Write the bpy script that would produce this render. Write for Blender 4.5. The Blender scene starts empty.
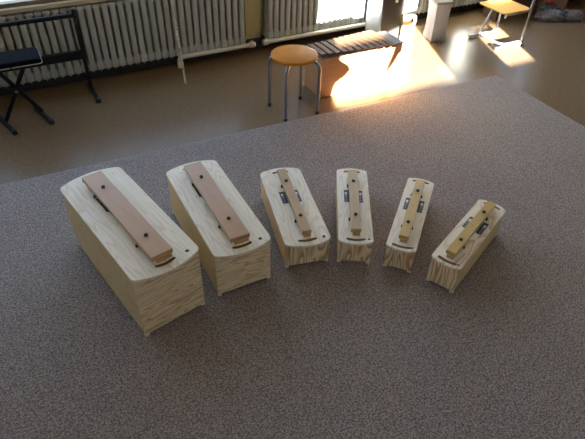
import bpy, bmesh, math, random
from mathutils import Vector, Matrix
random.seed(7)
SC = bpy.context.scene
COL = SC.collection
PI = math.pi

# ------------------------------------------------------------------ helpers
def link(name, mesh, mats=(), parent=None, loc=(0, 0, 0), rz=0.0):
    o = bpy.data.objects.new(name, mesh)
    COL.objects.link(o)
    if mesh is not None:
        for m in (mats if isinstance(mats, (list, tuple)) else [mats]):
            mesh.materials.append(m)
    if parent is not None:
        o.parent = parent
    o.location = loc
    o.rotation_euler = (0, 0, rz)
    return o

def thing(name, label, cat, loc=(0, 0, 0), rz=0.0, group=None):
    o = bpy.data.objects.new(name, None)
    COL.objects.link(o)
    o.empty_display_size = .1
    o.location = loc
    o.rotation_euler = (0, 0, rz)
    return tag(o, label, cat, group)

def tag(o, label, cat, group=None, kind=None):
    o['label'] = label
    o['category'] = cat
    if group: o['group'] = group
    if kind: o['kind'] = kind
    return o

def struct(o):
    o['kind'] = 'structure'
    return o

def fin(bm, name, mats, parent=None, loc=(0, 0, 0), rz=0.0, smooth=None):
    bmesh.ops.recalc_face_normals(bm, faces=bm.faces)
    me = bpy.data.meshes.new(name)
    bm.to_mesh(me)
    bm.free()
    if smooth is not None:
        for p in me.polygons: p.use_smooth = True
        if smooth < 3: me.set_sharp_from_angle(angle=smooth)
    return link(name, me, mats, parent, loc, rz)

def B(): return bmesh.new()

def box(bm, x0, x1, y0, y1, z0, z1, bev=0.0, seg=2, mat=0, M=None):
    t = bmesh.new()
    bmesh.ops.create_cube(t, size=1)
    bmesh.ops.transform(t, matrix=Matrix.Translation(((x0+x1)/2, (y0+y1)/2, (z0+z1)/2)) @ Matrix.Diagonal((abs(x1-x0), abs(y1-y0), abs(z1-z0), 1)), verts=t.verts)
    if bev > 0:
        bmesh.ops.bevel(t, geom=list(t.edges), offset=bev, segments=seg, affect='EDGES', profile=.5)
    if M is not None: bmesh.ops.transform(t, matrix=M, verts=t.verts)
    for f in t.faces: f.material_index = mat
    merge(bm, t)

def merge(bm, t):
    me = bpy.data.meshes.new('tmp')
    t.to_mesh(me); t.free()
    bm.from_mesh(me)
    bpy.data.meshes.remove(me)

def tube(bm, pts, r, n=12, caps=True, close=False):
    pts = [Vector(p) for p in pts]
    rs = r if isinstance(r, (list, tuple)) else [r]*len(pts)
    rings = []
    t0 = (pts[1]-pts[0]).normalized()
    up = Vector((0, 0, 1)) if abs(t0.z) < .9 else Vector((1, 0, 0))
    nrm = (up - t0*up.dot(t0)).normalized()
    for i, p in enumerate(pts):
        if i == 0: t = (pts[1]-pts[0])
        elif i == len(pts)-1: t = (pts[-1]-pts[-2])
        else: t = (pts[i+1]-pts[i]).normalized() + (pts[i]-pts[i-1]).normalized()
        t.normalize()
        nrm = (nrm - t*nrm.dot(t)).normalized()
        b = t.cross(nrm)
        rings.append([bm.verts.new(p + (nrm*math.cos(2*PI*k/n) + b*math.sin(2*PI*k/n))*rs[i]) for k in range(n)])
    for a, c in zip(rings, rings[1:]):
        for k in range(n):
            bm.faces.new((a[k], a[(k+1) % n], c[(k+1) % n], c[k]))
    if caps:
        bm.faces.new(rings[0][::-1]); bm.faces.new(rings[-1])

def fillet(pts, r, n=6):
    pts = [Vector(p) for p in pts]
    out = [pts[0]]
    for a, b, c in zip(pts, pts[1:], pts[2:]):
        u = (a-b); v = (c-b)
        d = min(r, u.length*.48, v.length*.48)
        p0 = b+u.normalized()*d; p1 = b+v.normalized()*d
        for k in range(n+1):
            s = k/n
            out.append(p0*(1-s)**2 + b*2*s*(1-s) + p1*s*s)
    out.append(pts[-1])
    return out

def lathe(bm, prof, n=24, c=(0, 0, 0)):
    rings = []
    for r, z in prof:
        rings.append([bm.verts.new((c[0]+r*math.cos(2*PI*k/n), c[1]+r*math.sin(2*PI*k/n), c[2]+z)) for k in range(n)])
    for a, b in zip(rings, rings[1:]):
        for k in range(n):
            bm.faces.new((a[k], a[(k+1) % n], b[(k+1) % n], b[k]))
    bm.faces.new(rings[0][::-1]); bm.faces.new(rings[-1])

def plate_mesh(name, outline, holes, z0, z1, bev=.0015):
    cu = bpy.data.curves.new(name, 'CURVE')
    cu.dimensions = '2D'; cu.fill_mode = 'BOTH'
    cu.extrude = (z1-z0)/2 - bev; cu.bevel_depth = bev; cu.bevel_resolution = 1
    for pl in [outline]+list(holes):
        s = cu.splines.new('POLY')
        s.points.add(len(pl)-1)
        for p, q in zip(s.points, pl): p.co = (q[0], q[1], 0, 1)
        s.use_cyclic_u = True
    tmp = bpy.data.objects.new(name, cu)
    COL.objects.link(tmp)
    bpy.context.view_layer.update()
    dg = bpy.context.evaluated_depsgraph_get()
    me = bpy.data.meshes.new_from_object(tmp.evaluated_get(dg), depsgraph=dg)
    bpy.data.objects.remove(tmp); bpy.data.curves.remove(cu)
    me.transform(Matrix.Translation((0, 0, (z0+z1)/2)))
    me.materials.clear()
    for p_ in me.polygons: p_.use_smooth = False
    return me

# ------------------------------------------------------------------ materials
def newmat(name):
    m = bpy.data.materials.new(name)
    m.use_nodes = True
    nt = m.node_tree
    return m, nt, nt.nodes['Principled BSDF']

def plain(name, col, rough=.5, metal=0.0, spec=.5, bump=0.0, bscale=200, var=0.0, vscale=8):
    m, nt, p = newmat(name)
    p.inputs['Base Color'].default_value = (*col, 1)
    p.inputs['Roughness'].default_value = rough
    p.inputs['Metallic'].default_value = metal
    p.inputs['Specular IOR Level'].default_value = spec
    if var or bump:
        tc = nt.nodes.new('ShaderNodeTexCoord')
    if var:
        n = nt.nodes.new('ShaderNodeTexNoise'); n.inputs['Scale'].default_value = vscale; n.inputs['Detail'].default_value = 4
        nt.links.new(tc.outputs['Object'], n.inputs['Vector'])
        r = nt.nodes.new('ShaderNodeValToRGB')
        r.color_ramp.elements[0].position = .3; r.color_ramp.elements[1].position = .7
        r.color_ramp.elements[0].color = (*[c*(1-var) for c in col], 1)
        r.color_ramp.elements[1].color = (*[min(1, c*(1+var)) for c in col], 1)
        nt.links.new(n.outputs['Fac'], r.inputs['Fac']); nt.links.new(r.outputs['Color'], p.inputs['Base Color'])
    if bump:
        n = nt.nodes.new('ShaderNodeTexNoise'); n.inputs['Scale'].default_value = bscale
        nt.links.new(tc.outputs['Object'], n.inputs['Vector'])
        b = nt.nodes.new('ShaderNodeBump'); b.inputs['Strength'].default_value = bump; b.inputs['Distance'].default_value = .004
        nt.links.new(n.outputs['Fac'], b.inputs['Height']); nt.links.new(b.outputs['Normal'], p.inputs['Normal'])
    return m

def wood(name, light, dark, scale=(3, 14, 14), rings=6.0, amount=.8, rough=.5, fibre=.12, fscale=None, spec=.35, seed=0.0, edge=(.25, .75), patch=None):
    """figured timber: contour lines of a stretched noise field + fine fibres; scale is per local axis"""
    m, nt, p = newmat(name)
    L = nt.links.new
    def nd(t): return nt.nodes.new(t)
    tc = nd('ShaderNodeTexCoord'); oi = nd('ShaderNodeObjectInfo')
    off = nd('ShaderNodeMath'); off.operation = 'MULTIPLY_ADD'; off.inputs[1].default_value = 37.0; off.inputs[2].default_value = seed
    L(oi.outputs['Random'], off.inputs[0])
    mp = nd('ShaderNodeMapping'); mp.inputs['Scale'].default_value = scale
    L(tc.outputs['Object'], mp.inputs['Vector'])
    ad = nd('ShaderNodeVectorMath'); ad.operation = 'ADD'
    L(mp.outputs['Vector'], ad.inputs[0]); L(off.outputs[0], ad.inputs[1])
    n1 = nd('ShaderNodeTexNoise'); n1.inputs['Scale'].default_value = 1; n1.inputs['Detail'].default_value = 1.5; n1.inputs['Roughness'].default_value = .35
    L(ad.outputs[0], n1.inputs['Vector'])
    mu = nd('ShaderNodeMath'); mu.operation = 'MULTIPLY'; mu.inputs[1].default_value = rings
    L(n1.outputs['Fac'], mu.inputs[0])
    fr = nd('ShaderNodeMath'); fr.operation = 'FRACT'
    L(mu.outputs[0], fr.inputs[0])
    rp = nd('ShaderNodeValToRGB')
    e = rp.color_ramp.elements
    e[0].position = 0; e[0].color = (0, 0, 0, 1)
    e[1].position = 1; e[1].color = (0, 0, 0, 1)
    a = e.new(edge[0]); a.color = (.12, .12, .12, 1)
    b = e.new(edge[1]); b.color = (1, 1, 1, 1)
    L(fr.outputs[0], rp.inputs['Fac'])
    m2 = nd('ShaderNodeMath'); m2.operation = 'MULTIPLY'; m2.inputs[1].default_value = amount
    L(rp.outputs['Color'], m2.inputs[0])
    if patch:  # figure comes and goes over the sheet
        n3 = nd('ShaderNodeTexNoise'); n3.inputs['Scale'].default_value = patch
        L(ad.outputs[0], n3.inputs['Vector'])
        r3 = nd('ShaderNodeMapRange'); r3.inputs['From Min'].default_value = .35; r3.inputs['From Max'].default_value = .62
        L(n3.outputs['Fac'], r3.inputs['Value'])
        m3 = nd('ShaderNodeMath'); m3.operation = 'MULTIPLY'
        L(m2.outputs[0], m3.inputs[0]); L(r3.outputs[0], m3.inputs[1]); m2 = m3
    # fibres
    fs = fscale or tuple(s*22 if s > 6 else s*3 for s in scale)
    mp2 = nd('ShaderNodeMapping'); mp2.inputs['Scale'].default_value = fs
    L(tc.outputs['Object'], mp2.inputs['Vector'])
    n2 = nd('ShaderNodeTexNoise'); n2.inputs['Scale'].default_value = 1; n2.inputs['Detail'].default_value = 3
    L(mp2.outputs['Vector'], n2.inputs['Vector'])
    f2 = nd('ShaderNodeMath'); f2.operation = 'MULTIPLY_ADD'; f2.inputs[1].default_value = fibre*4; f2.inputs[2].default_value = -fibre*2
    L(n2.outputs['Fac'], f2.inputs[0])
    su = nd('ShaderNodeMath'); su.operation = 'ADD'; su.use_clamp = True
    L(m2.outputs[0], su.inputs[0]); L(f2.outputs[0], su.inputs[1])
    mx = nd('ShaderNodeMix'); mx.data_type = 'RGBA'
    mx.inputs[6].default_value = (*light, 1); mx.inputs[7].default_value = (*dark, 1)
    L(su.outputs[0], mx.inputs[0]); L(mx.outputs[2], p.inputs['Base Color'])
    p.inputs['Roughness'].default_value = rough
    p.inputs['Specular IOR Level'].default_value = spec
    return m

def carpet_mat():
    m, nt, p = newmat('carpet pile')
    L = nt.links.new
    nd = nt.nodes.new
    tc = nd('ShaderNodeTexCoord')
    n1 = nd('ShaderNodeTexNoise'); n1.inputs['Scale'].default_value = 130; n1.inputs['Detail'].default_value = 3; n1.inputs['Roughness'].default_value = .75
    L(tc.outputs['Object'], n1.inputs['Vector'])
    r = nd('ShaderNodeValToRGB')
    r.color_ramp.elements[0].position = .39; r.color_ramp.elements[0].color = (.112, .091, .084, 1)
    r.color_ramp.elements[1].position = .63; r.color_ramp.elements[1].color = (.42, .365, .338, 1)
    L(n1.outputs['Fac'], r.inputs['Fac'])
    n2 = nd('ShaderNodeTexNoise'); n2.inputs['Scale'].default_value = 3; n2.inputs['Detail'].default_value = 3
    L(tc.outputs['Object'], n2.inputs['Vector'])
    r2 = nd('ShaderNodeMapRange'); r2.inputs['To Min'].default_value = .93; r2.inputs['To Max'].default_value = 1.07
    L(n2.outputs['Fac'], r2.inputs['Value'])
    mx = nd('ShaderNodeMix'); mx.data_type = 'RGBA'; mx.blend_type = 'MULTIPLY'; mx.inputs[0].default_value = 1
    L(r.outputs['Color'], mx.inputs[6]); L(r2.outputs[0], mx.inputs[7])
    L(mx.outputs[2], p.inputs['Base Color'])
    p.inputs['Roughness'].default_value = 1; p.inputs['Specular IOR Level'].default_value = .05
    p.inputs['Sheen Weight'].default_value = .12; p.inputs['Sheen Roughness'].default_value = .5
    b = nd('ShaderNodeBump'); b.inputs['Strength'].default_value = .5; b.inputs['Distance'].default_value = .004
    L(n1.outputs['Fac'], b.inputs['Height']); L(b.outputs['Normal'], p.inputs['Normal'])
    return m

def floor_mat():
    m, nt, p = newmat('linoleum')
    L = nt.links.new; nd = nt.nodes.new
    tc = nd('ShaderNodeTexCoord')
    n1 = nd('ShaderNodeTexNoise'); n1.inputs['Scale'].default_value = 45; n1.inputs['Detail'].default_value = 6; n1.inputs['Roughness'].default_value = .7
    L(tc.outputs['Object'], n1.inputs['Vector'])
    r = nd('ShaderNodeValToRGB')
    r.color_ramp.elements[0].position = .3; r.color_ramp.elements[0].color = (.140, .089, .048, 1)
    r.color_ramp.elements[1].position = .7; r.color_ramp.elements[1].color = (.212, .140, .078, 1)
    L(n1.outputs['Fac'], r.inputs['Fac']); L(r.outputs['Color'], p.inputs['Base Color'])
    n2 = nd('ShaderNodeTexNoise'); n2.inputs['Scale'].default_value = 3; n2.inputs['Detail'].default_value = 2
    L(tc.outputs['Object'], n2.inputs['Vector'])
    r2 = nd('ShaderNodeMapRange'); r2.inputs['To Min'].default_value = .22; r2.inputs['To Max'].default_value = .28
    L(n2.outputs['Fac'], r2.inputs['Value']); L(r2.outputs[0], p.inputs['Roughness'])
    b = nd('ShaderNodeBump'); b.inputs['Strength'].default_value = .04; b.inputs['Distance'].default_value = .01
    L(n2.outputs['Fac'], b.inputs['Height']); L(b.outputs['Normal'], p.inputs['Normal'])
    p.inputs['Specular IOR Level'].default_value = .13
    return m

def glass_mat():
    m = bpy.data.materials.new('window glass'); m.use_nodes = True
    nt = m.node_tree; nt.nodes.clear()
    o = nt.nodes.new('ShaderNodeOutputMaterial'); t = nt.nodes.new('ShaderNodeBsdfTransparent')
    g = nt.nodes.new('ShaderNodeBsdfGlossy'); g.inputs['Roughness'].default_value = .02
    mx = nt.nodes.new('ShaderNodeMixShader'); mx.inputs[0].default_value = .06
    t.inputs['Color'].default_value = (.95, .97, .96, 1)
    nt.links.new(t.outputs[0], mx.inputs[1]); nt.links.new(g.outputs[0], mx.inputs[2]); nt.links.new(mx.outputs[0], o.inputs['Surface'])
    return m

M = {}
M['carpet'] = carpet_mat()
M['floor'] = floor_mat()
M['glass'] = glass_mat()
M['wall'] = plain('yellow wall paint', (.62, .53, .28), .8, bump=.1, bscale=60, var=.04)
M['white_wall'] = plain('white wall paint', (.50, .46, .40), .85, bump=.1, bscale=60)
M['ceiling'] = plain('ceiling paint', (.78, .77, .73), .9)
M['skirting'] = plain('black rubber skirting', (.018, .018, .02), .5)
M['sill'] = plain('stone window sill', (.55, .47, .34), .45, var=.06, vscale=40)
M['frame'] = plain('brown window frame paint', (.22, .15, .09), .5)
M['radiator'] = plain('radiator enamel', (.44, .455, .44), .4, var=.04, vscale=25)
M['pipe'] = plain('pipe enamel', (.68, .67, .62), .4)
M['black_metal'] = plain('black powder coat', (.010, .010, .011), .5, spec=.2)
M['rubber'] = plain('black rubber', (.015, .015, .016), .6)
M['vinyl'] = plain('black vinyl', (.006, .006, .007), .8, spec=.05, bump=.1, bscale=300)
M['piping'] = plain('pale seat piping', (.5, .5, .5), .3)
M['chrome'] = plain('grey lacquered steel', (.30, .30, .315), .35, metal=.8)
M['seat_wood'] = wood('orange beech ply', (.56, .215, .026), (.44, .15, .018), scale=(3, 20, 20), rings=3, amount=.35, rough=.5, fibre=.1, spec=.06)
M['chair_wood'] = wood('yellow beech ply', (.74, .45, .11), (.58, .33, .07), scale=(20, 3, 20), rings=3, amount=.4, rough=.6, fibre=.1, spec=.1)
M['beech'] = wood('red beech', (.50, .27, .13), (.38, .19, .085), scale=(3, 20, 20), rings=3, amount=.3, rough=.4, fibre=.12)
M['bar_brown'] = wood('brown sound bar', (.19, .10, .055), (.12, .06, .032), scale=(20, 3, 20), rings=2, amount=.4, rough=.6, fibre=.1, spec=.1)
M['pale_board'] = wood('pale pine board', (.66, .46, .24), (.5, .3, .13), scale=(20, 20, 3), rings=3, amount=.4, rough=.5)
M['dark_wood'] = wood('dark brown bench wood', (.09, .05, .03), (.05, .028, .016), scale=(3, 20, 20), rings=3, amount=.4, rough=.45)
M['cabinet'] = wood('brown cabinet wood', (.30, .17, .08), (.2, .11, .05), scale=(14, 14, 3), rings=3, amount=.4, rough=.5)
# resonator boxes
M['top'] = wood('pale ash veneer', (.80, .745, .63), (.60, .485, .33), scale=(16, 2.0, 16), rings=12, amount=.62, rough=.5, fibre=.12, edge=(.5, .92))
M['top_figured'] = wood('figured pine veneer', (.78, .72, .60), (.50, .34, .18), scale=(15, 2.8, 15), rings=8, amount=.9, rough=.5, fibre=.12, edge=(.45, .9), patch=.6)
M['side'] = wood('pine plywood side', (.66, .51, .28), (.47, .32, .145), scale=(12, 2.2, 20), rings=9, amount=.6, rough=.6, fibre=.14, edge=(.55, .92))
M['front_flat'] = wood('pine plywood, level grain', (.76, .64, .43), (.44, .27, .125), scale=(3.4, 4, 25), rings=9, amount=.9, rough=.6, fibre=.14, edge=(.5, .93))
M['front_upright'] = wood('pine plywood, upright grain', (.80, .67, .45), (.40, .215, .08), scale=(15, 4, 2.2), rings=10, amount=1.0, rough=.6, fibre=.14, edge=(.4, .88))
M['inner'] = plain('raw plywood inside', (.35, .24, .14), .8)
M['ply_edge'] = plain('slot edge wood', (.46, .28, .15), .7)
BARCOL = [((.47, .285, .155), (.39, .22, .11)), ((.45, .27, .145), (.37, .21, .105)), ((.45, .295, .145), (.37, .23, .105)),
          ((.46, .325, .165), (.38, .26, .125)), ((.55, .37, .14), (.46, .30, .105)), ((.56, .37, .12), (.46, .295, .09))]
for i, (a, b) in enumerate(BARCOL):
    M['bar%d' % i] = wood('sound bar timber %d' % i, a, b, scale=(16, 2.2, 16), rings=3, amount=.35, rough=.42, fibre=.10, spec=.45)
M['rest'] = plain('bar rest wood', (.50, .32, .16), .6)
M['badge'] = plain('slate badge plastic', (.022, .028, .034), .4)
M['mark_white'] = plain('white print', (.8, .8, .8), .5)
M['mark_grey'] = plain('grey print', (.3, .32, .34), .5)
M['stamp'] = plain('burnt stamp', (.16, .09, .05), .6)
M['foot'] = plain('white plastic foot', (.72, .72, .70), .35)
M['case_black'] = plain('black case vinyl', (.03, .027, .026), .4, bump=.08, bscale=400)
M['case_silver'] = plain('silver case panel', (.45, .47, .52), .25, metal=.6)
M['cloth_grey'] = plain('grey wrap', (.42, .41, .43), .6, bump=.15, bscale=30)
M['grey_board'] = plain('grey stained board', (.16, .135, .11), .6)
M['cap'] = plain('grey brown cardboard', (.30, .26, .20), .7)
M['blanket'] = plain('mottled grey blanket', (.16, .14, .14), .9, bump=.4, bscale=60, var=.5, vscale=40)
M['mottle'] = plain('black and white print', (.17, .17, .17), .5, var=.95, vscale=45)
M['strap'] = plain('black strap', (.01, .01, .012), .6)
M['red'] = plain('red cloth', (.35, .05, .03), .7)
M['yellow'] = plain('yellow plastic', (.75, .52, .08), .4)
M['blocker'] = plain('beige curtain', (.45, .40, .32), .9)
M['cap_grey'] = plain('grey plastic glide', (.34, .35, .38), .45)
M['birch'] = None
def birch():
    m, nt, p = newmat('speckled white paint')
    tc = nt.nodes.new('ShaderNodeTexCoord'); n = nt.nodes.new('ShaderNodeTexNoise'); n.inputs['Scale'].default_value = 60; n.inputs['Detail'].default_value = 3
    r = nt.nodes.new('ShaderNodeValToRGB'); e = r.color_ramp.elements
    e[0].position = .38; e[0].color = (.12, .09, .06, 1); e[1].position = .48; e[1].color = (.62, .57, .47, 1)
    nt.links.new(tc.outputs['Object'], n.inputs['Vector']); nt.links.new(n.outputs['Fac'], r.inputs['Fac']); nt.links.new(r.outputs['Color'], p.inputs['Base Color'])
    p.inputs['Roughness'].default_value = .6
    return m
M['birch'] = birch()

# ------------------------------------------------------------------ room
XL, XR, YB, YA, ZC = -3.0, 6.6, -2.5, 4.5, 3.1
bm = B(); box(bm, XL-.2, XR+.2, YB-.2, YA+.35, -.1, 0); struct(fin(bm, 'floor', M['floor']))
bm = B(); box(bm, XL-.2, XR+.2, YB-.3, YA+.35, ZC, ZC+.1); struct(fin(bm, 'ceiling', M['ceiling']))
# wall with the radiators: parapet, pier between the windows, lintel
WA = YA+.02
wins = [(-2.75, 1.97), (2.33, 6.4)]
bm = B()
box(bm, XL-.2, XR+.2, WA, WA+.25, 0, .62)
box(bm, XL-.2, XR+.2, YA-.12, WA+.25, 2.65, ZC)
for a, b in ((XL-.2, wins[0][0]), (wins[0][1], wins[1][0]), (wins[1][1], XR+.2)):
    box(bm, a, b, WA, WA+.25, .62, .655); box(bm, a, b, YA-.12, WA+.25, .655, 2.65)
box(bm, 1.93, 2.085, YA-.02, WA, 0, ZC)          # shallow pier between the two radiators
wall_back = struct(fin(bm, 'wall_back', M['wall']))
# opposite wall with two high windows that let the low sun in
OW = [(-.30, 1.05), (1.59, 2.0)]
SILL = 1.295
bm = B()
box(bm, XL-.2, XR+.2, YB-.2, YB, 0, SILL)
box(bm, XL-.2, XR+.2, YB-.2, YB, 2.55, ZC)
for a, b in ((XL-.2, OW[0][0]), (OW[0][1], OW[1][0]), (OW[1][1], XR+.2)):
    box(bm, a, b, YB-.2, YB, SILL, 2.55)
struct(fin(bm, 'wall_front', M['white_wall']))
bm = B(); box(bm, XL-.2, XL, YB, WA, 0, ZC); struct(fin(bm, 'wall_left', M['white_wall']))
bm = B(); box(bm, XR, XR+.2, YB, WA, 0, ZC); struct(fin(bm, 'wall_right', M['white_wall']))
bm = B(); box(bm, XL, XR, YA-.08, WA, 0, .082, .003); struct(fin(bm, 'baseboard_back', M['skirting']))

def window(n, x0, x1, z0, z1, y, fr=.05, mull=1):
    r = bpy.data.objects.new('window_%d' % n, None); COL.objects.link(r); r.location = ((x0+x1)/2, y, z0); struct(r)
    w = x1-x0; h = z1-z0
    b_ = B()
    box(b_, -w/2, w/2, -.03, .03, 0, fr, .004); box(b_, -w/2, w/2, -.03, .03, h-fr, h, .004)
    for k in range(mull+1):
        x = -w/2 + (w-fr)*k/mull
        box(b_, x, x+fr, -.03, .03, fr, h-fr, .004)
    fin(b_, 'window_frame', M['frame'], r)
    b_ = B(); box(b_, -w/2+.005, w/2-.005, -.003, .003, .005, h-.005); fin(b_, 'pane', M['glass'], r)
    return r
window(1, wins[0][0], wins[0][1], .655, 2.65, YA-.09, .03, 3)
window(2, wins[1][0], wins[1][1], .655, 2.65, YA-.09, .03, 3)
window(3, OW[0][0]-.0, OW[0][1]+.0, SILL, 2.55, YB-.1, .012, 1)
window(4, OW[1][0]-.0, OW[1][1]+.0, SILL, 2.55, YB-.1, .012, 1)
for i, (a, b) in enumerate(wins):
    bm = B(); box(bm, a-.05 if i else a, b-.04 if i == 0 else b, YA-.15, WA+.06, .62, .655, .006)
    struct(fin(bm, 'trim_%d' % (i+1), M['sill']))

# added unseen sheets behind the camera, outlined to shape the sun patch
def blocker(n, prof):
    b_ = B()
    rows = []
    for z, xa, xb in prof:
        row = []
        m_ = 25
        for k in range(m_):
            u = k/(m_-1)
            row.append(b_.verts.new((xa+(xb-xa)*u, YB+.045+.018*math.sin(u*5*2*PI+z*1.3), z)))
        rows.append(row)
    for a, b in zip(rows, rows[1:]):
        for k in range(len(a)-1): b_.faces.new((a[k], a[k+1], b[k+1], b[k]))
    o = fin(b_, 'trim_%d' % n, M['blocker'], smooth=4)  # numbered with the trim, but an added sun blocker
    md = o.modifiers.new('thickness', 'SOLIDIFY'); md.thickness = .004
    struct(o)
blocker(3, [(1.20, -.36, -.13), (1.33, -.36, -.125), (1.41, -.36, -.10), (1.45, -.36, -.02), (1.50, -.36, .035), (1.55, -.36, .02), (1.60, -.36, -.05), (1.64, -.36, -.10), (1.8, -.36, -.08), (2.6, -.36, -.06)])  # outline gives the curved shadow edge on the xylophone front
blocker(4, [(1.42, .36, .40), (1.48, .385, .45), (1.56, .41, .50), (1.59, .42, .60), (1.625, .43, .765), (1.8, .43, .76), (2.6, .43, .78)])  # second added sheet, keeps sun off the case front

bm = B(); box(bm, 1.56, 2.03, YB-.12, YB-.04, 1.50, 1.79, .004); struct(fin(bm, 'trim_5', M['frame']))  # added unseen bar that keeps the sun off the chair seat
bm = B(); box(bm, -.29, 1.04, YB-.12, YB-.06, 1.665, 1.735, .004); struct(fin(bm, 'trim_6', M['frame']))  # added unseen bar that shades the top of the xylophone

# ------------------------------------------------------------------ carpet
bm = B(); box(bm, -6.0, 0, -4.6, 0, .0005, .009, .003)
tag(fin(bm, 'carpet', M['carpet'], None, (3.66, 3.012, 0), math.radians(-2.2)), 'large mauve grey carpet under the six chime bar boxes', 'carpet')
CZ = .009

# ------------------------------------------------------------------ chime bars
def arc_outline(W, L, bulge, rc):
    """plate outline: straight sides, outward-curving ends, rounded corners"""
    def end(sgn):
        pts = []
        n = 24
        R = ((W/2)**2 + bulge**2)/(2*bulge)
        for k in range(n+1):
            x = -W/2 + W*k/n
            y = L/2 + (math.sqrt(max(R*R-x*x, 0)) - (R-bulge))
            pts.append((x*sgn, y*sgn))
        return pts
    a = end(-1)   # front: runs +x .. -x mirrored
    b = end(1)
    raw = [Vector((p[0], p[1], 0)) for p in a]    # from (+W/2,-L/2) to (-W/2,-L/2)
    raw2 = [Vector((p[0], p[1], 0)) for p in b]   # from (-W/2,L/2) to (W/2,L/2)
    out = []
    def corner(prev, c, nxt):
        u = (prev-c).normalized(); v = (nxt-c).normalized()
        p0 = c+u*rc; p1 = c+v*rc
        return [p0*(1-s)**2 + c*2*s*(1-s) + p1*s*s for s in [k/5 for k in range(6)]]
    FR, FL, BL, BR = raw[0], raw[-1], raw2[0], raw2[-1]
    keepf = [p for p in raw if abs(p.x) < W/2-rc*1.02]
    keepb = [p for p in raw2 if abs(p.x) < W/2-rc*1.02]
    out += corner(BR, FR, keepf[0]) + keepf + corner(keepf[-1], FL, BL)
    out += corner(FL, BL, keepb[0]) + keepb + corner(keepb[-1], BR, FR)
    return [(p.x, p.y) for p in out]

def slot(cx, cy, w, h, sag, n=10):
    """curved finger slot, following the arc of the plate end"""
    pts = []
    up = []; dn = []
    for k in range(n+1):
        s = -1+2*k/n
        x = cx+s*(w/2-h/2)
        y = cy+sag*(1-s*s)
        dn.append((x, y-h/2)); up.append((x, y+h/2))
    right = [(cx+w/2-h/2+h/2*math.cos(a), cy+h/2*math.sin(a)) for a in (-PI/4, 0, PI/4)]
    left = [(cx-w/2+h/2-h/2*math.cos(a), cy-h/2*math.sin(a)) for a in (-PI/4, 0, PI/4)]
    return dn+right+up[::-1]+left

def circle(cx, cy, r, n=14):
    return [(cx+r*math.cos(2*PI*k/n), cy+r*math.sin(2*PI*k/n)) for k in range(n)]

def rect(x0, x1, y0, y1): return [(x0, y0), (x1, y0), (x1, y1), (x0, y1)]

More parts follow.
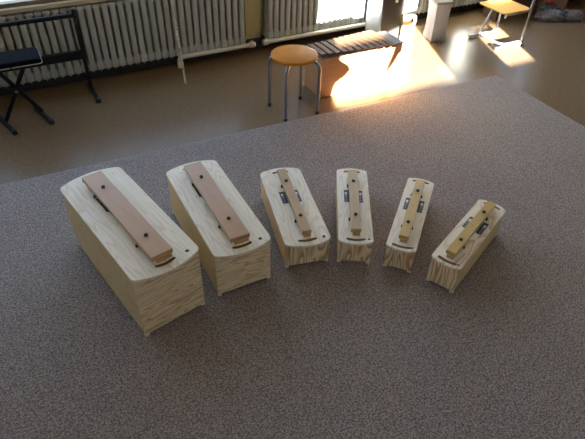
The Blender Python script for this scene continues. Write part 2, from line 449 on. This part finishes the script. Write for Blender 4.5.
def chime_bar(i, x, y, yaw, L, W, H, label, bar, pegy, badge, upright, figured):
    bw, bl = bar
    t = thing('chime_bar', label, 'chime bar', (x, y, CZ), math.radians(yaw), 'six wooden box chime bars in an arc on the carpet')
    H -= CZ
    T = .012; FH = .012
    zt = H-T
    rc = .020 if W > .2 else .011
    bul = .125*W
    ys = -L/2+.018
    holes = [slot(0, ys-.004, .102, .019, -.007), circle(W/2-(.05 if i < 2 else .033 if i == 2 else .021), ys, .0098 if i < 3 else .0075),
             slot(0, -ys+.004, .102, .019, .007)]
    if badge: holes.append(rect(-.021, .021, -.036, .15))
    else: holes.append(rect(-.0535, .02, .08, .212))
    me = plate_mesh('top_plate', arc_outline(W, L, bul, rc), holes, zt, H)
    for p_ in me.polygons:
        c_ = p_.center
        if abs(p_.normal.z) < .9 and abs(c_.x) < W/2-.005 and abs(c_.y) < L/2+bul*(1-(2*c_.x/W)**2)-.005:
            p_.material_index = 2 if abs(c_.y) < .25*L+.07 else 1
    link('top_plate', me, [M['top_figured'] if figured else M['top'], M['ply_edge'], M['rubber']], t)
    # carcass
    g = .003; w = .012; wf = .005
    bx = W/2-g; by = L/2-.004
    fm = M['front_upright'] if upright else M['front_flat']
    b_ = B(); box(b_, -bx, bx, -by, -by+wf, FH, zt, .0012); fin(b_, 'front_panel', fm, t)
    b_ = B(); box(b_, -bx, bx, by-wf, by, FH, zt, .0012); fin(b_, 'back_panel', fm, t)
    for s in (-1, 1):
        b_ = B(); box(b_, s*bx, s*(bx-w), -by+wf, by-wf, FH, zt, .0008); fin(b_, 'side_panel', M['side'], t)
    b_ = B(); box(b_, -bx+w, bx-w, -by+wf, by-wf, FH, FH+.006); fin(b_, 'base_panel', M['inner'], t)
    for sx in (-1, 1):
        for sy in (-1, 1):
            b_ = B(); box(b_, sx*(bx+.001), sx*(bx-.019), sy*(by+.001), sy*(by-.018), 0, FH, .002)
            fin(b_, 'foot', M['foot'], t)
    # rubber cushions under the bar at its two nodes
    for sy in (-1, 1):
        b_ = B()
        hw = bw/2+.003
        box(b_, -hw, hw, sy*pegy-.008, sy*pegy+.008, H, H+.017, .004)
        for sx in (-1, 1):
            tube(b_, [(sx*(hw-.002), sy*pegy, H), (sx*(hw-.002), sy*pegy, H+.012)], [.0065, .0055], 10)
        fin(b_, 'cushion', M['rubber'], t)
    # the sound bar with its undercut belly
    b0 = H+.017; b1 = H+.040
    b_ = B()
    n = 14; prof = []
    for k in range(n+1):
        yy = -bl/2+bl*k/n
        s = abs(yy)/(bl/2)
        cut = .010*max(0, 1-(s/.45)**2)
        prof.append((yy, b0+cut))
    top = [(bl/2, b1), (-bl/2, b1)]
    loop = prof+top
    vs0 = [b_.verts.new((-bw/2, p[0], p[1])) for p in loop]
    vs1 = [b_.verts.new((bw/2, p[0], p[1])) for p in loop]
    b_.faces.new(vs0); b_.faces.new(vs1[::-1])
    m_ = len(loop)
    for k in range(m_): b_.faces.new((vs0[k], vs0[(k+1) % m_], vs1[(k+1) % m_], vs1[k]))
    eds = [e for e in b_.edges if all(abs(v.co.z-b1) < 1e-6 for v in e.verts)]
    bmesh.ops.bevel(b_, geom=eds, offset=.0015, segments=2, affect='EDGES', profile=.5)
    bar_o = fin(b_, 'sound_bar', M['bar%d' % i], t)
    for sy in (-1, 1):
        b_ = B()
        lathe(b_, [(.0030, -.004), (.0082, .0), (.0096, .0035), (.0088, .0075), (.005, .0095)], 16, (0, sy*pegy, b1))
        fin(b_, 'peg', M['rubber'], bar_o, smooth=.9)
    b_ = B()
    for q, (px, py) in enumerate([(-.004, .003), (.004, .006), (0, -.006)] if i == 5 else [(0, .008), (.001, -.004)]):
        lathe(b_, [(.0022, -.0006), (.0022, .0004)], 8, (px, py, b1))
    fin(b_, 'stamp', M['stamp'], bar_o)
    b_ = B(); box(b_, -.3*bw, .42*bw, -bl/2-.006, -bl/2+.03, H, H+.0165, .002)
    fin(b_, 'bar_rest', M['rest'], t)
    if badge:
        hw = .052 if i > 2 else .054
        for s in (-1, 1):
            x0, x1 = sorted((s*.0225, s*hw))
            b_ = B(); box(b_, x0, x1, .006, .114, H-.0002, H+.0018, .0006, 1)
            bd = fin(b_, 'badge', M['badge'], t)
            # white emblem and a grey line of small lettering
            cx = s*.041
            b_ = B()
            z0, z1 = H+.0016, H+.0022
            cy = .083
            out = []
            for k in range(10):
                a = PI/2+2*PI*k/10; r = .0125 if k % 2 == 0 else .006
                out.append(b_.verts.new((cx+.8*r*math.cos(a), cy+1.25*r*math.sin(a), z1)))
            b_.faces.new(out)
            box(b_, cx-.0055, cx+.0055, .062, .066, z0, z1)
            fin(b_, 'emblem', M['mark_white'], bd)
            b_ = B()
            for k in range(7):
                if k == 3: continue
                box(b_, cx-.004, cx+.003+.001*(k % 2), .014+.0058*k, .0178+.0058*k, z0, z1)
            fin(b_, 'lettering', M['mark_grey'], bd)
    return t

BX = [
 (0.236, 2.046, 11.32, .793, .320, .384, 'largest chime bar, wide brown bar, tallest pine box at the left end of the row', (.100, .730), .222, False, False, False),
 (0.688, 2.073, -.35, .737, .291, .289, 'second largest chime bar, wide brown bar, no badge, beside the tallest pine box', (.098, .670), .192, False, False, False),
 (1.116, 2.014, -13.62, .635, .241, .179, 'broad low chime bar with narrow tan bar and black badges, front splashed with brown', (.050, .562), .157, True, True, False),
 (1.427, 1.878, -30.67, .628, .178, .170, 'slim chime bar lying straight toward the viewer, fourth box from the left', (.053, .534), .150, True, True, False),
 (1.673, 1.672, -47.81, .619, .151, .169, 'narrow chime bar with golden bar leaning right, next to the rightmost box', (.051, .523), .1455, True, True, True),
 (1.830, 1.3845, -66.18, .582, .154, .190, 'rightmost chime bar, golden yellow bar on strongly striped box, turned furthest right', (.049, .506), .1425, True, True, True),
]
for i, a in enumerate(BX): chime_bar(i, *a)

# ------------------------------------------------------------------ radiators
def section_mesh():
    b_ = B()
    for y in (.028, .092):
        prof = [(-.0215, -.016), (-.0215, .014), (-.012, .024), (.012, .024), (.0215, .014), (.0215, -.016), (.012, -.024), (-.012, -.024)]
        zz = [(.03, 1), (.49, 1), (.512, .85), (.522, .5)]
        rings = [[b_.verts.new((px*s, y+py*s, z)) for px, py in prof] for z, s in zz]
        for r0, r1 in zip(rings, rings[1:]):
            for k in range(8): b_.faces.new((r0[k], r0[(k+1) % 8], r1[(k+1) % 8], r1[k]))
        b_.faces.new(rings[0][::-1]); b_.faces.new(rings[-1])
    box(b_, -.0292, .0292, .003, .117, .004, .078, .012, 3)
    box(b_, -.0292, .0292, .006, .114, .488, .520, .010, 3)
    for z in (.05, .495):
        tube(b_, [(-.0298, .06, z), (-.012, .06, z), (.012, .06, z), (.0298, .06, z)], [.021, .03, .03, .021], 12)
    box(b_, -.004, .004, .02, .03, -.012, .02, .002)
    bmesh.ops.recalc_face_normals(b_, faces=b_.faces)
    me = bpy.data.meshes.new('section'); b_.to_mesh(me); b_.free()
    for p in me.polygons: p.use_smooth = True
    me.set_sharp_from_angle(angle=.8)
    me.materials.append(M['radiator'])
    return me
SEC = section_mesh()
YRF = 4.345
def radiator(x0, n, label, pipe, valve, back_to_right):
    t = thing('radiator', label, 'radiator', (x0, YRF, .09), 0, 'white column radiators under the windows')
    for k in range(n):
        o = bpy.data.objects.new('section', SEC); COL.objects.link(o); o.parent = t; o.location = (.03+.06*k, 0, 0)
    b_ = B(); pts = [tuple(q) for q in pipe]
    tube(b_, fillet(pts, .04), .019, 14); fin(b_, 'supply_pipe', M['pipe'], t, smooth=.9)
    b_ = B()
    tube(b_, [(valve, -.012, .0), (valve+.012, -.012, .0), (valve+.05, -.012, .0), (valve+.06, -.012, .0)], [.024, .027, .027, .02], 14)
    tube(b_, [(valve+.03, -.012, 0), (valve+.03, -.012, .03), (valve+.03, -.012, .035)], [.014, .014, .009], 12)
    v = fin(b_, 'valve', M['pipe'], t, smooth=.9)
    for xx in (.15, n*.06-.15):
        b_ = B(); box(b_, xx-.015, xx+.015, .112, .172, .40, .44, .003); fin(b_, 'bracket', M['pipe'], t)
    return t
r1x = -.465
n1 = 39
radiator(r1x, n1, 'white column radiator on the left, behind the black stand and bench', [(1.235-r1x, -.012, -.09), (1.235-r1x, -.012, 0), (1.9-r1x, -.012, 0)], 1.895-r1x, True)
radiator(2.095, 48, 'white column radiator lit by the sun behind the round stool', [(-.04, -.012, 0), (1.70, -.012, 0), (1.70, -.012, -.09)], -.06, False)

# ------------------------------------------------------------------ speckled stick leaning on the sill
bm = B()
a = Vector((1.169, 4.001, .008)); d = Vector((.054, .318, .655)).normalized()
pts = [a+d*s+Vector((.003*math.sin(s*7), .0, 0)) for s in [k*.04 for k in range(26)]]
tube(bm, pts, [.0085]*26, 10)
tag(fin(bm, 'stick', M['birch'], smooth=.9), 'thin speckled white stick leaning against the window sill in front of the radiator', 'stick')

# ------------------------------------------------------------------ round stool
t = thing('round_stool', 'round stool with orange wooden seat and four grey steel legs', 'stool', (1.773, 3.243, 0))
bm = B(); lathe(bm, [(.160, .424), (.168, .428), (.1705, .436), (.169, .446), (.162, .450)], 48)
fin(bm, 'seat', M['seat_wood'], t, smooth=.7)
for k in range(4):
    a_ = PI/4+k*PI/2
    c, s = math.cos(a_), math.sin(a_)
    R_ = .192
    bm = B()
    tube(bm, fillet([(R_*c, R_*s, .012), (R_*c, R_*s, .411), (.03*c, .03*s, .411)], .07, 8), .0125, 14)
    lg = fin(bm, 'leg', M['chrome'], t, smooth=.9)
    bm = B(); lathe(bm, [(.013, 0), (.0145, .004), (.0145, .022), (.0128, .024)], 14, (R_*c, R_*s, 0))
    fin(bm, 'rubber_foot', M['rubber'], lg, smooth=.7)
bm = B(); lathe(bm, [(.05, .400), (.05, .4245)], 24); fin(bm, 'hub_plate', M['black_metal'], t)

# ------------------------------------------------------------------ black folding bench (X legs)
t = thing('folding_bench', 'black X-legged folding bench with padded seat and pale piping', 'bench', (-.05, 3.975, 0))
bm = B(); box(bm, -.20, .195, -.135, .10, .425, .474, .020, 4); fin(bm, 'seat', M['vinyl'], t, smooth=.8)
bm = B()
rr = [(-.197, -.132), (.192, -.132), (.192, .132), (-.197, .132)]
loop = fillet([(0, -.136, .44), (.196, -.136, .44), (.196, .101, .44), (-.201, .101, .44), (-.201, -.136, .44), (-.01, -.136, .44)], .03)
tube(bm, loop, .0035, 8); fin(bm, 'piping', M['piping'], t)
for nm, xa, xb, yo in (('leg', -.148, .09, -.04), ('leg', .105, -.12, .0)):
    bm = B()
    box(bm, -.0125, .0125, -.0125, .0125, 0, 1, M=None)
    p0 = Vector((xa, yo, .03)); p1 = Vector((xb, yo, .425)); dd = p1-p0
    rot = Vector((0, 0, 1)).rotation_difference(dd).to_matrix().to_4x4()
    bmesh.ops.transform(bm, matrix=Matrix.Translation(p0) @ rot @ Matrix.Diagonal((1, 1, dd.length, 1)), verts=bm.verts)
    lg = fin(bm, nm, M['black_metal'], t)
    cy_ = yo-.04
    RM = Matrix.Translation((xa+.0, cy_, 0)) @ Matrix.Rotation(math.radians(15), 4, 'Z')
    bm = B(); box(bm, -.013, .013, -.13, .13, .005, .032, .004, M=RM)
    fin(bm, 'foot_bar', M['black_metal'], lg)
    for yy in (-.135, .135):
        bm = B(); box(bm, -.017, .017, yy-.016, yy+.016, 0, .037, .008, 3, M=RM); fin(bm, 'foot_cap', M['rubber'], lg)
bm = B(); tube(bm, [(-.02, -.055, .235), (-.02, .025, .235)], .011, 12); fin(bm, 'pivot', M['chrome'], t)

# ------------------------------------------------------------------ black stand by the radiator
t = thing('metal_stand', 'black metal stand with two cross bars in front of the left radiator', 'stand', (-.15, 4.25, 0))
for s in (-1, 1):
    x = .612*s
    bm = B(); box(bm, x-.013, x+.013, -.013, .013, .02, .635, .003)
    up = fin(bm, 'upright', M['black_metal'], t)
    bm = B(); box(bm, x-.014, x+.014, -.25, .045, .004, .03, .004); fb = fin(bm, 'foot_bar', M['black_metal'], up)
    for yy in (-.255, .05):
        bm = B(); box(bm, x-.019, x+.019, yy-.02, yy+.02, 0, .036, .009, 3); fin(bm, 'foot_cap', M['rubber'], up)
    bm = B(); tube(bm, [(x, -.013, .54), (x, -.032, .54)], [.017, .014], 12); fin(bm, 'knob', M['rubber'], up)
bm = B(); box(bm, -.60, .60, -.012, .012, .572, .602, .004); fin(bm, 'cross_bar', M['black_metal'], t)
bm = B(); box(bm, -.60, .60, -.014, .012, .255, .325, .006); fin(bm, 'cross_panel', M['black_metal'], t)

# ------------------------------------------------------------------ box xylophone with loose brown bars
t = thing('xylophone', 'wooden box xylophone with dark brown bars on the sunlit floor', 'xylophone', (2.43, 3.44, 0))
HX = .335; X0, X1, Y0, Y1 = -.375, .385, -.125, .135
bm = B(); box(bm, X0, X0+.016, Y0+.016, Y1-.016, 0, HX-.012, .001); fin(bm, 'side_panel', M['beech'], t)
bm = B(); box(bm, X1-.016, X1, Y0+.016, Y1-.016, 0, HX-.012, .001); fin(bm, 'side_panel', M['beech'], t)
bm = B(); box(bm, X0, X1, Y0, Y0+.016, .0, HX-.012, .0015); fin(bm, 'front_panel', M['beech'], t)
bm = B(); box(bm, X0, X1, Y1-.016, Y1, .0, HX-.012, .0015); fin(bm, 'back_panel', M['beech'], t)
bm = B(); box(bm, X0-.006, X1+.012, Y0-.008, Y1+.006, HX-.012, HX, .002); fin(bm, 'top_board', M['grey_board'], t)
for yy in (-.08, .09):
    bm = B(); box(bm, X0+.02, X1-.11, yy-.006, yy+.006, HX, HX+.008); fin(bm, 'felt_rail', M['strap'], t)
nb = 11
for k in range(nb):
    s = k/(nb-1)
    x = -.355+.60*s
    yb_ = .085+.055*s; yf_ = -.165-.085*s+.02
    bm = B(); box(bm, x-.022, x+.022, yf_+.03, yb_+.02, HX+.0075, HX+.024, .003); fin(bm, 'bar', M['bar_brown'], t)
bm = B()
tube(bm, [(.20, Y0, HX-.075), (.20, Y0-.012, HX-.075), (.20, Y0-.016, HX-.075)], [.018, .018, .012], 16)
fin(bm, 'knob', M['yellow'], t)

# ------------------------------------------------------------------ black case behind
t = thing('equipment_case', 'black equipment case with silver side panel, standing by the sunlit radiator', 'case', (3.09, 4.00, 0), 0)
bm = B(); box(bm, 0.004, .27, 0.004, .24, .01, .62, .012, 3); fin(bm, 'body', M['case_black'], t)
bm = B(); box(bm, 0, .008, .012, .23, .02, .61, .002); fin(bm, 'side_panel', M['case_silver'], t)
ol = fillet([(0, .012, .13), (0, .012, .60), (.262, .012, .60), (.262, .012, .03), (.09, .012, .03), (0.0, .012, .13), (0, .012, .3)], .05)
bm = B(); tube(bm, [(p[0]+.004, 0.004, p[2]) for p in ol], .0045, 8); fin(bm, 'edge_trim', M['case_silver'], t)
for xx, zz in ((.16, .40), (.225, .50)):
    bm = B(); tube(bm, [(xx, .004, zz), (xx, -.006, zz)], [.016, .012], 16); fin(bm, 'stud', M['mark_white'], t)

bm = B(); box(bm, 0, .085, 0, .02, 0, .28, .003)
tag(fin(bm, 'board', M['pale_board'], None, (3.30, 3.93, 0), math.radians(-10)), 'short pale wooden board standing upright beside the black case', 'board')

# ------------------------------------------------------------------ wrapped box
t = thing('wrapped_box', 'tall box in grey wrapping left of the school chair', 'box', (3.735, 3.945, 0), math.radians(-14))
b_ = B()
n = 40
def wrap_ring(s, z, amp, ph):
    out = []
    for k in range(n):
        a = 2*PI*k/n
        c, d_ = math.cos(a), math.sin(a)
        q = max(abs(c), abs(d_))
        r = (1/q)*.92+.08
        r *= 1+amp*math.sin(5*a+ph)+amp*.7*math.sin(11*a+2*ph)
        out.append(b_.verts.new((.075*s*c*r, .085*s*d_*r, z)))
    return out
rg = [wrap_ring(1.08, 0, .05, 0), wrap_ring(1.05, .025, .05, .5), wrap_ring(1.0, .07, .03, 1.1), wrap_ring(.97, .16, .015, 1.6), wrap_ring(.98, .26, .012, 2.0), wrap_ring(1.02, .345, .01, 2.2), wrap_ring(1.0, .352, .01, 2.2)]
for r0, r1 in zip(rg, rg[1:]):
    for k in range(n): b_.faces.new((r0[k], r0[(k+1) % n], r1[(k+1) % n], r1[k]))
b_.faces.new(rg[0][::-1]); b_.faces.new(rg[-1])
fin(b_, 'wrapping', M['cloth_grey'], t, smooth=1.2)
bm = B(); box(bm, -.083, .083, -.094, .094, .350, .372, .004); fin(bm, 'lid', M['cap'], t)

# ------------------------------------------------------------------ school chair
t = thing('school_chair', 'small school chair with yellow wooden seat and bent steel tube frame', 'chair', (4.25, 3.61, 0))
me = plate_mesh('seat', [(p.x, p.y) for p in fillet([(-.18, 0, 0), (-.185, -.17, 0), (.16, -.165, 0), (.16, .175, 0), (-.18, .18, 0), (-.18, .001, 0)], .05)], [], .335, .346, .003)
link('seat', me, M['chair_wood'], t)
bm = B(); tube(bm, fillet([(.155, -.15, .322), (-.12, -.15, .322), (-.12, .165, .322), (.155, .165, .322)], .05), .0115, 12); fin(bm, 'seat_frame', M['chrome'], t, smooth=.9)
for yy in (-.165, .175):
    bm = B(); tube(bm, [(-.17, yy, .018), (.15, yy, .018)], .0125, 12); fbar = fin(bm, 'foot_bar', M['chrome'], t, smooth=.9)
    for xx in (-.165, .15):
        bm = B(); box(bm, xx-.03, xx+.03, yy-.019, yy+.019, 0, .036, .01, 3); fin(bm, 'foot_cap', M['rubber'] if (xx < 0 and yy < 0) else M['cap_grey'], fbar)
    bm = B(); tube(bm, fillet([(.155, yy, .02), (.16, yy, .40), (.19, yy*.98, .70)], .1), .0125, 14); fin(bm, 'upright', M['chrome'], t, smooth=.9)
bm = B(); tube(bm, fillet([(.14, -.150, .03), (-.09, -.150, .03), (-.09, .165, .03), (.02, .165, .03)], .08), .0125, 14); fin(bm, 'base_tube', M['chrome'], t, smooth=.9)
for yy in (.165, -.02):
    bm = B(); tube(bm, fillet([(-.08, yy, .03) if yy > 0 else (.15, .10, .18), (.03, yy, .28), (.10, yy*.8, .315)], .06), .0115, 12); fin(bm, 'strut', M['chrome'], t, smooth=.9)
bm = B(); box(bm, .168, .186, -.17, .18, .53, .70, .007, 2); fin(bm, 'backrest', M['chair_wood'], t)

# ------------------------------------------------------------------ clutter in the far right corner
t = thing('low_bench', 'dark brown low bench behind the school chair', 'bench', (5.00, 4.08, 0), math.radians(-6))
bm = B(); box(bm, -.40, .22, -.1, .14, .23, .26, .004); fin(bm, 'top_board', M['dark_wood'], t)
for x in (-.36, .16):
    bm = B(); box(bm, x, x+.03, -.09, .13, 0, .23, .002); fin(bm, 'side_panel', M['dark_wood'], t)
bm = B(); box(bm, -.33, .16, -.06, -.04, .03, .23, .002); fin(bm, 'front_panel', M['dark_wood'], t)

def blob(name, mat, loc, rx, ry, h, seed, parent=None, flat=.55, rz=0.0):
    b_ = B()
    bmesh.ops.create_icosphere(b_, subdivisions=4, radius=1)
    rnd = random.Random(seed)
    ph = [rnd.uniform(0, 6) for _ in range(9)]
    for v in b_.verts:
        c = v.co.copy()
        w = 1+.14*math.sin(5*c.x+ph[0])*math.sin(6*c.y+ph[1])+.10*math.sin(13*c.x+ph[2]+4*c.z)*math.sin(11*c.y+ph[3])+.08*math.sin(23*c.x+ph[4])*math.sin(19*c.y+17*c.z+ph[5])
        z = max(c.z, -flat)
        v.co = Vector((c.x*rx*w, c.y*ry*w, (z+flat)/(1+flat)*h*(w if z > -flat else 1)))
    return fin(b_, name, mat, parent, loc, rz, smooth=4)
t = thing('blanket_bundle', 'mottled grey folded blanket with black strap on the floor at far right', 'blanket', (5.36, 3.80, 0), math.radians(-24))
blob('blanket', M['blanket'], (0, 0, 0), .29, .115, .085, 3, t, .35)
pts = [(-.02, -.142, .010), (-.02, -.140, .05), (-.018, -.08, .096), (-.015, 0, .105), (-.012, .08, .09), (-.01, .12, .05)]
bm = B(); tube(bm, fillet(pts, .03), .010, 8); fin(bm, 'strap', M['strap'], t)
tag(blob('patterned_bag', M['mottle'], (5.385, 4.0, 0), .085, .06, .095, 8, None, .5, .3), 'black and white patterned bag behind the grey blanket, red cloth on it', 'bag')
tag(blob('cloth', M['red'], (5.385, 4.0, .106), .06, .04, .04, 11, None, .3, .1), 'small red cloth lying on the patterned bag', 'cloth')
t = thing('storage_cabinet', 'brown cabinet with open black compartments in the far right corner', 'cabinet', (5.82, 3.84, 0), math.radians(-28))
bm = B(); box(bm, -.25, -.23, 0, .3, 0, .5, .001); fin(bm, 'side_panel', M['cabinet'], t)
bm = B(); box(bm, .23, .25, 0, .3, 0, .5, .001); fin(bm, 'side_panel', M['cabinet'], t)
bm = B(); box(bm, -.02, .02, 0, .3, .02, .48, .001); fin(bm, 'divider', M['cabinet'], t)
for z in (0, .17, .48):
    bm = B(); box(bm, -.23, .23, .0, .3, z, z+.02, .001); fin(bm, 'shelf', M['cabinet'], t)
bm = B(); box(bm, -.23, .23, .28, .3, .02, .48); fin(bm, 'back_panel', M['strap'], t)

# ------------------------------------------------------------------ light
sky = bpy.data.worlds.new('World'); SC.world = sky
sky.use_nodes = True
nt = sky.node_tree
bg = nt.nodes['Background']
tc = nt.nodes.new('ShaderNodeTexCoord'); sp = nt.nodes.new('ShaderNodeSeparateXYZ')
rp = nt.nodes.new('ShaderNodeValToRGB')
rp.color_ramp.elements[0].position = .0; rp.color_ramp.elements[0].color = (.30, .28, .25, 1)
rp.color_ramp.elements[1].position = .6; rp.color_ramp.elements[1].color = (.42, .62, 1.0, 1)
e = rp.color_ramp.elements.new(.02); e.color = (.92, .96, 1.0, 1)
nt.links.new(tc.outputs['Generated'], sp.inputs[0]); nt.links.new(sp.outputs['Z'], rp.inputs['Fac']); nt.links.new(rp.outputs['Color'], bg.inputs['Color'])
bg.inputs['Strength'].default_value = 1.7

ELEV = math.radians(12)
hx, hy = .371, .928
d = Vector((hx*math.cos(ELEV), hy*math.cos(ELEV), -math.sin(ELEV)))
sl = bpy.data.lights.new('sun', 'SUN'); sl.energy = 78; sl.angle = math.radians(.4); sl.color = (1.0, .94, .86)
so = bpy.data.objects.new('sun', sl); COL.objects.link(so)
so.rotation_euler = d.to_track_quat('-Z', 'Y').to_euler(); so.location = (0, -8, 4)

def portal(name, cx, y, cz, sx, sz, toward):
    l = bpy.data.lights.new(name, 'AREA'); l.shape = 'RECTANGLE'; l.size = sx; l.size_y = sz
    l.cycles.is_portal = True
    o = bpy.data.objects.new(name, l); COL.objects.link(o); o.location = (cx, y, cz)
    o.rotation_euler = Vector((0, toward, 0)).to_track_quat('-Z', 'Z').to_euler()
for i, (a, b) in enumerate(wins): portal('window_portal', (a+b)/2, WA+.2, 1.65, b-a, 2.0, -1)
for a, b in OW: portal('window_portal', (a+b)/2, YB-.18, (SILL+2.55)/2, b-a, 2.55-SILL, 1)

# ------------------------------------------------------------------ camera
cam = bpy.data.cameras.new('camera'); cam.sensor_width = 36; cam.lens = 532.42/585*36; cam.clip_start = .05
co = bpy.data.objects.new('camera', cam); COL.objects.link(co)
co.matrix_world = Matrix.Translation((0, 0, 2.0)) @ Matrix.Rotation(math.radians(-29), 4, 'Z') @ Matrix.Rotation(math.radians(90-40.084), 4, 'X') @ Matrix.Rotation(math.radians(1.7476), 4, 'Z')
SC.camera = co
vs = SC.view_settings
vs.view_transform = 'Standard'; vs.look = 'None'; vs.exposure = 1.57; vs.gamma = 1; vs.use_curve_mapping = False
SC.cycles.max_bounces = 10; SC.cycles.diffuse_bounces = 6
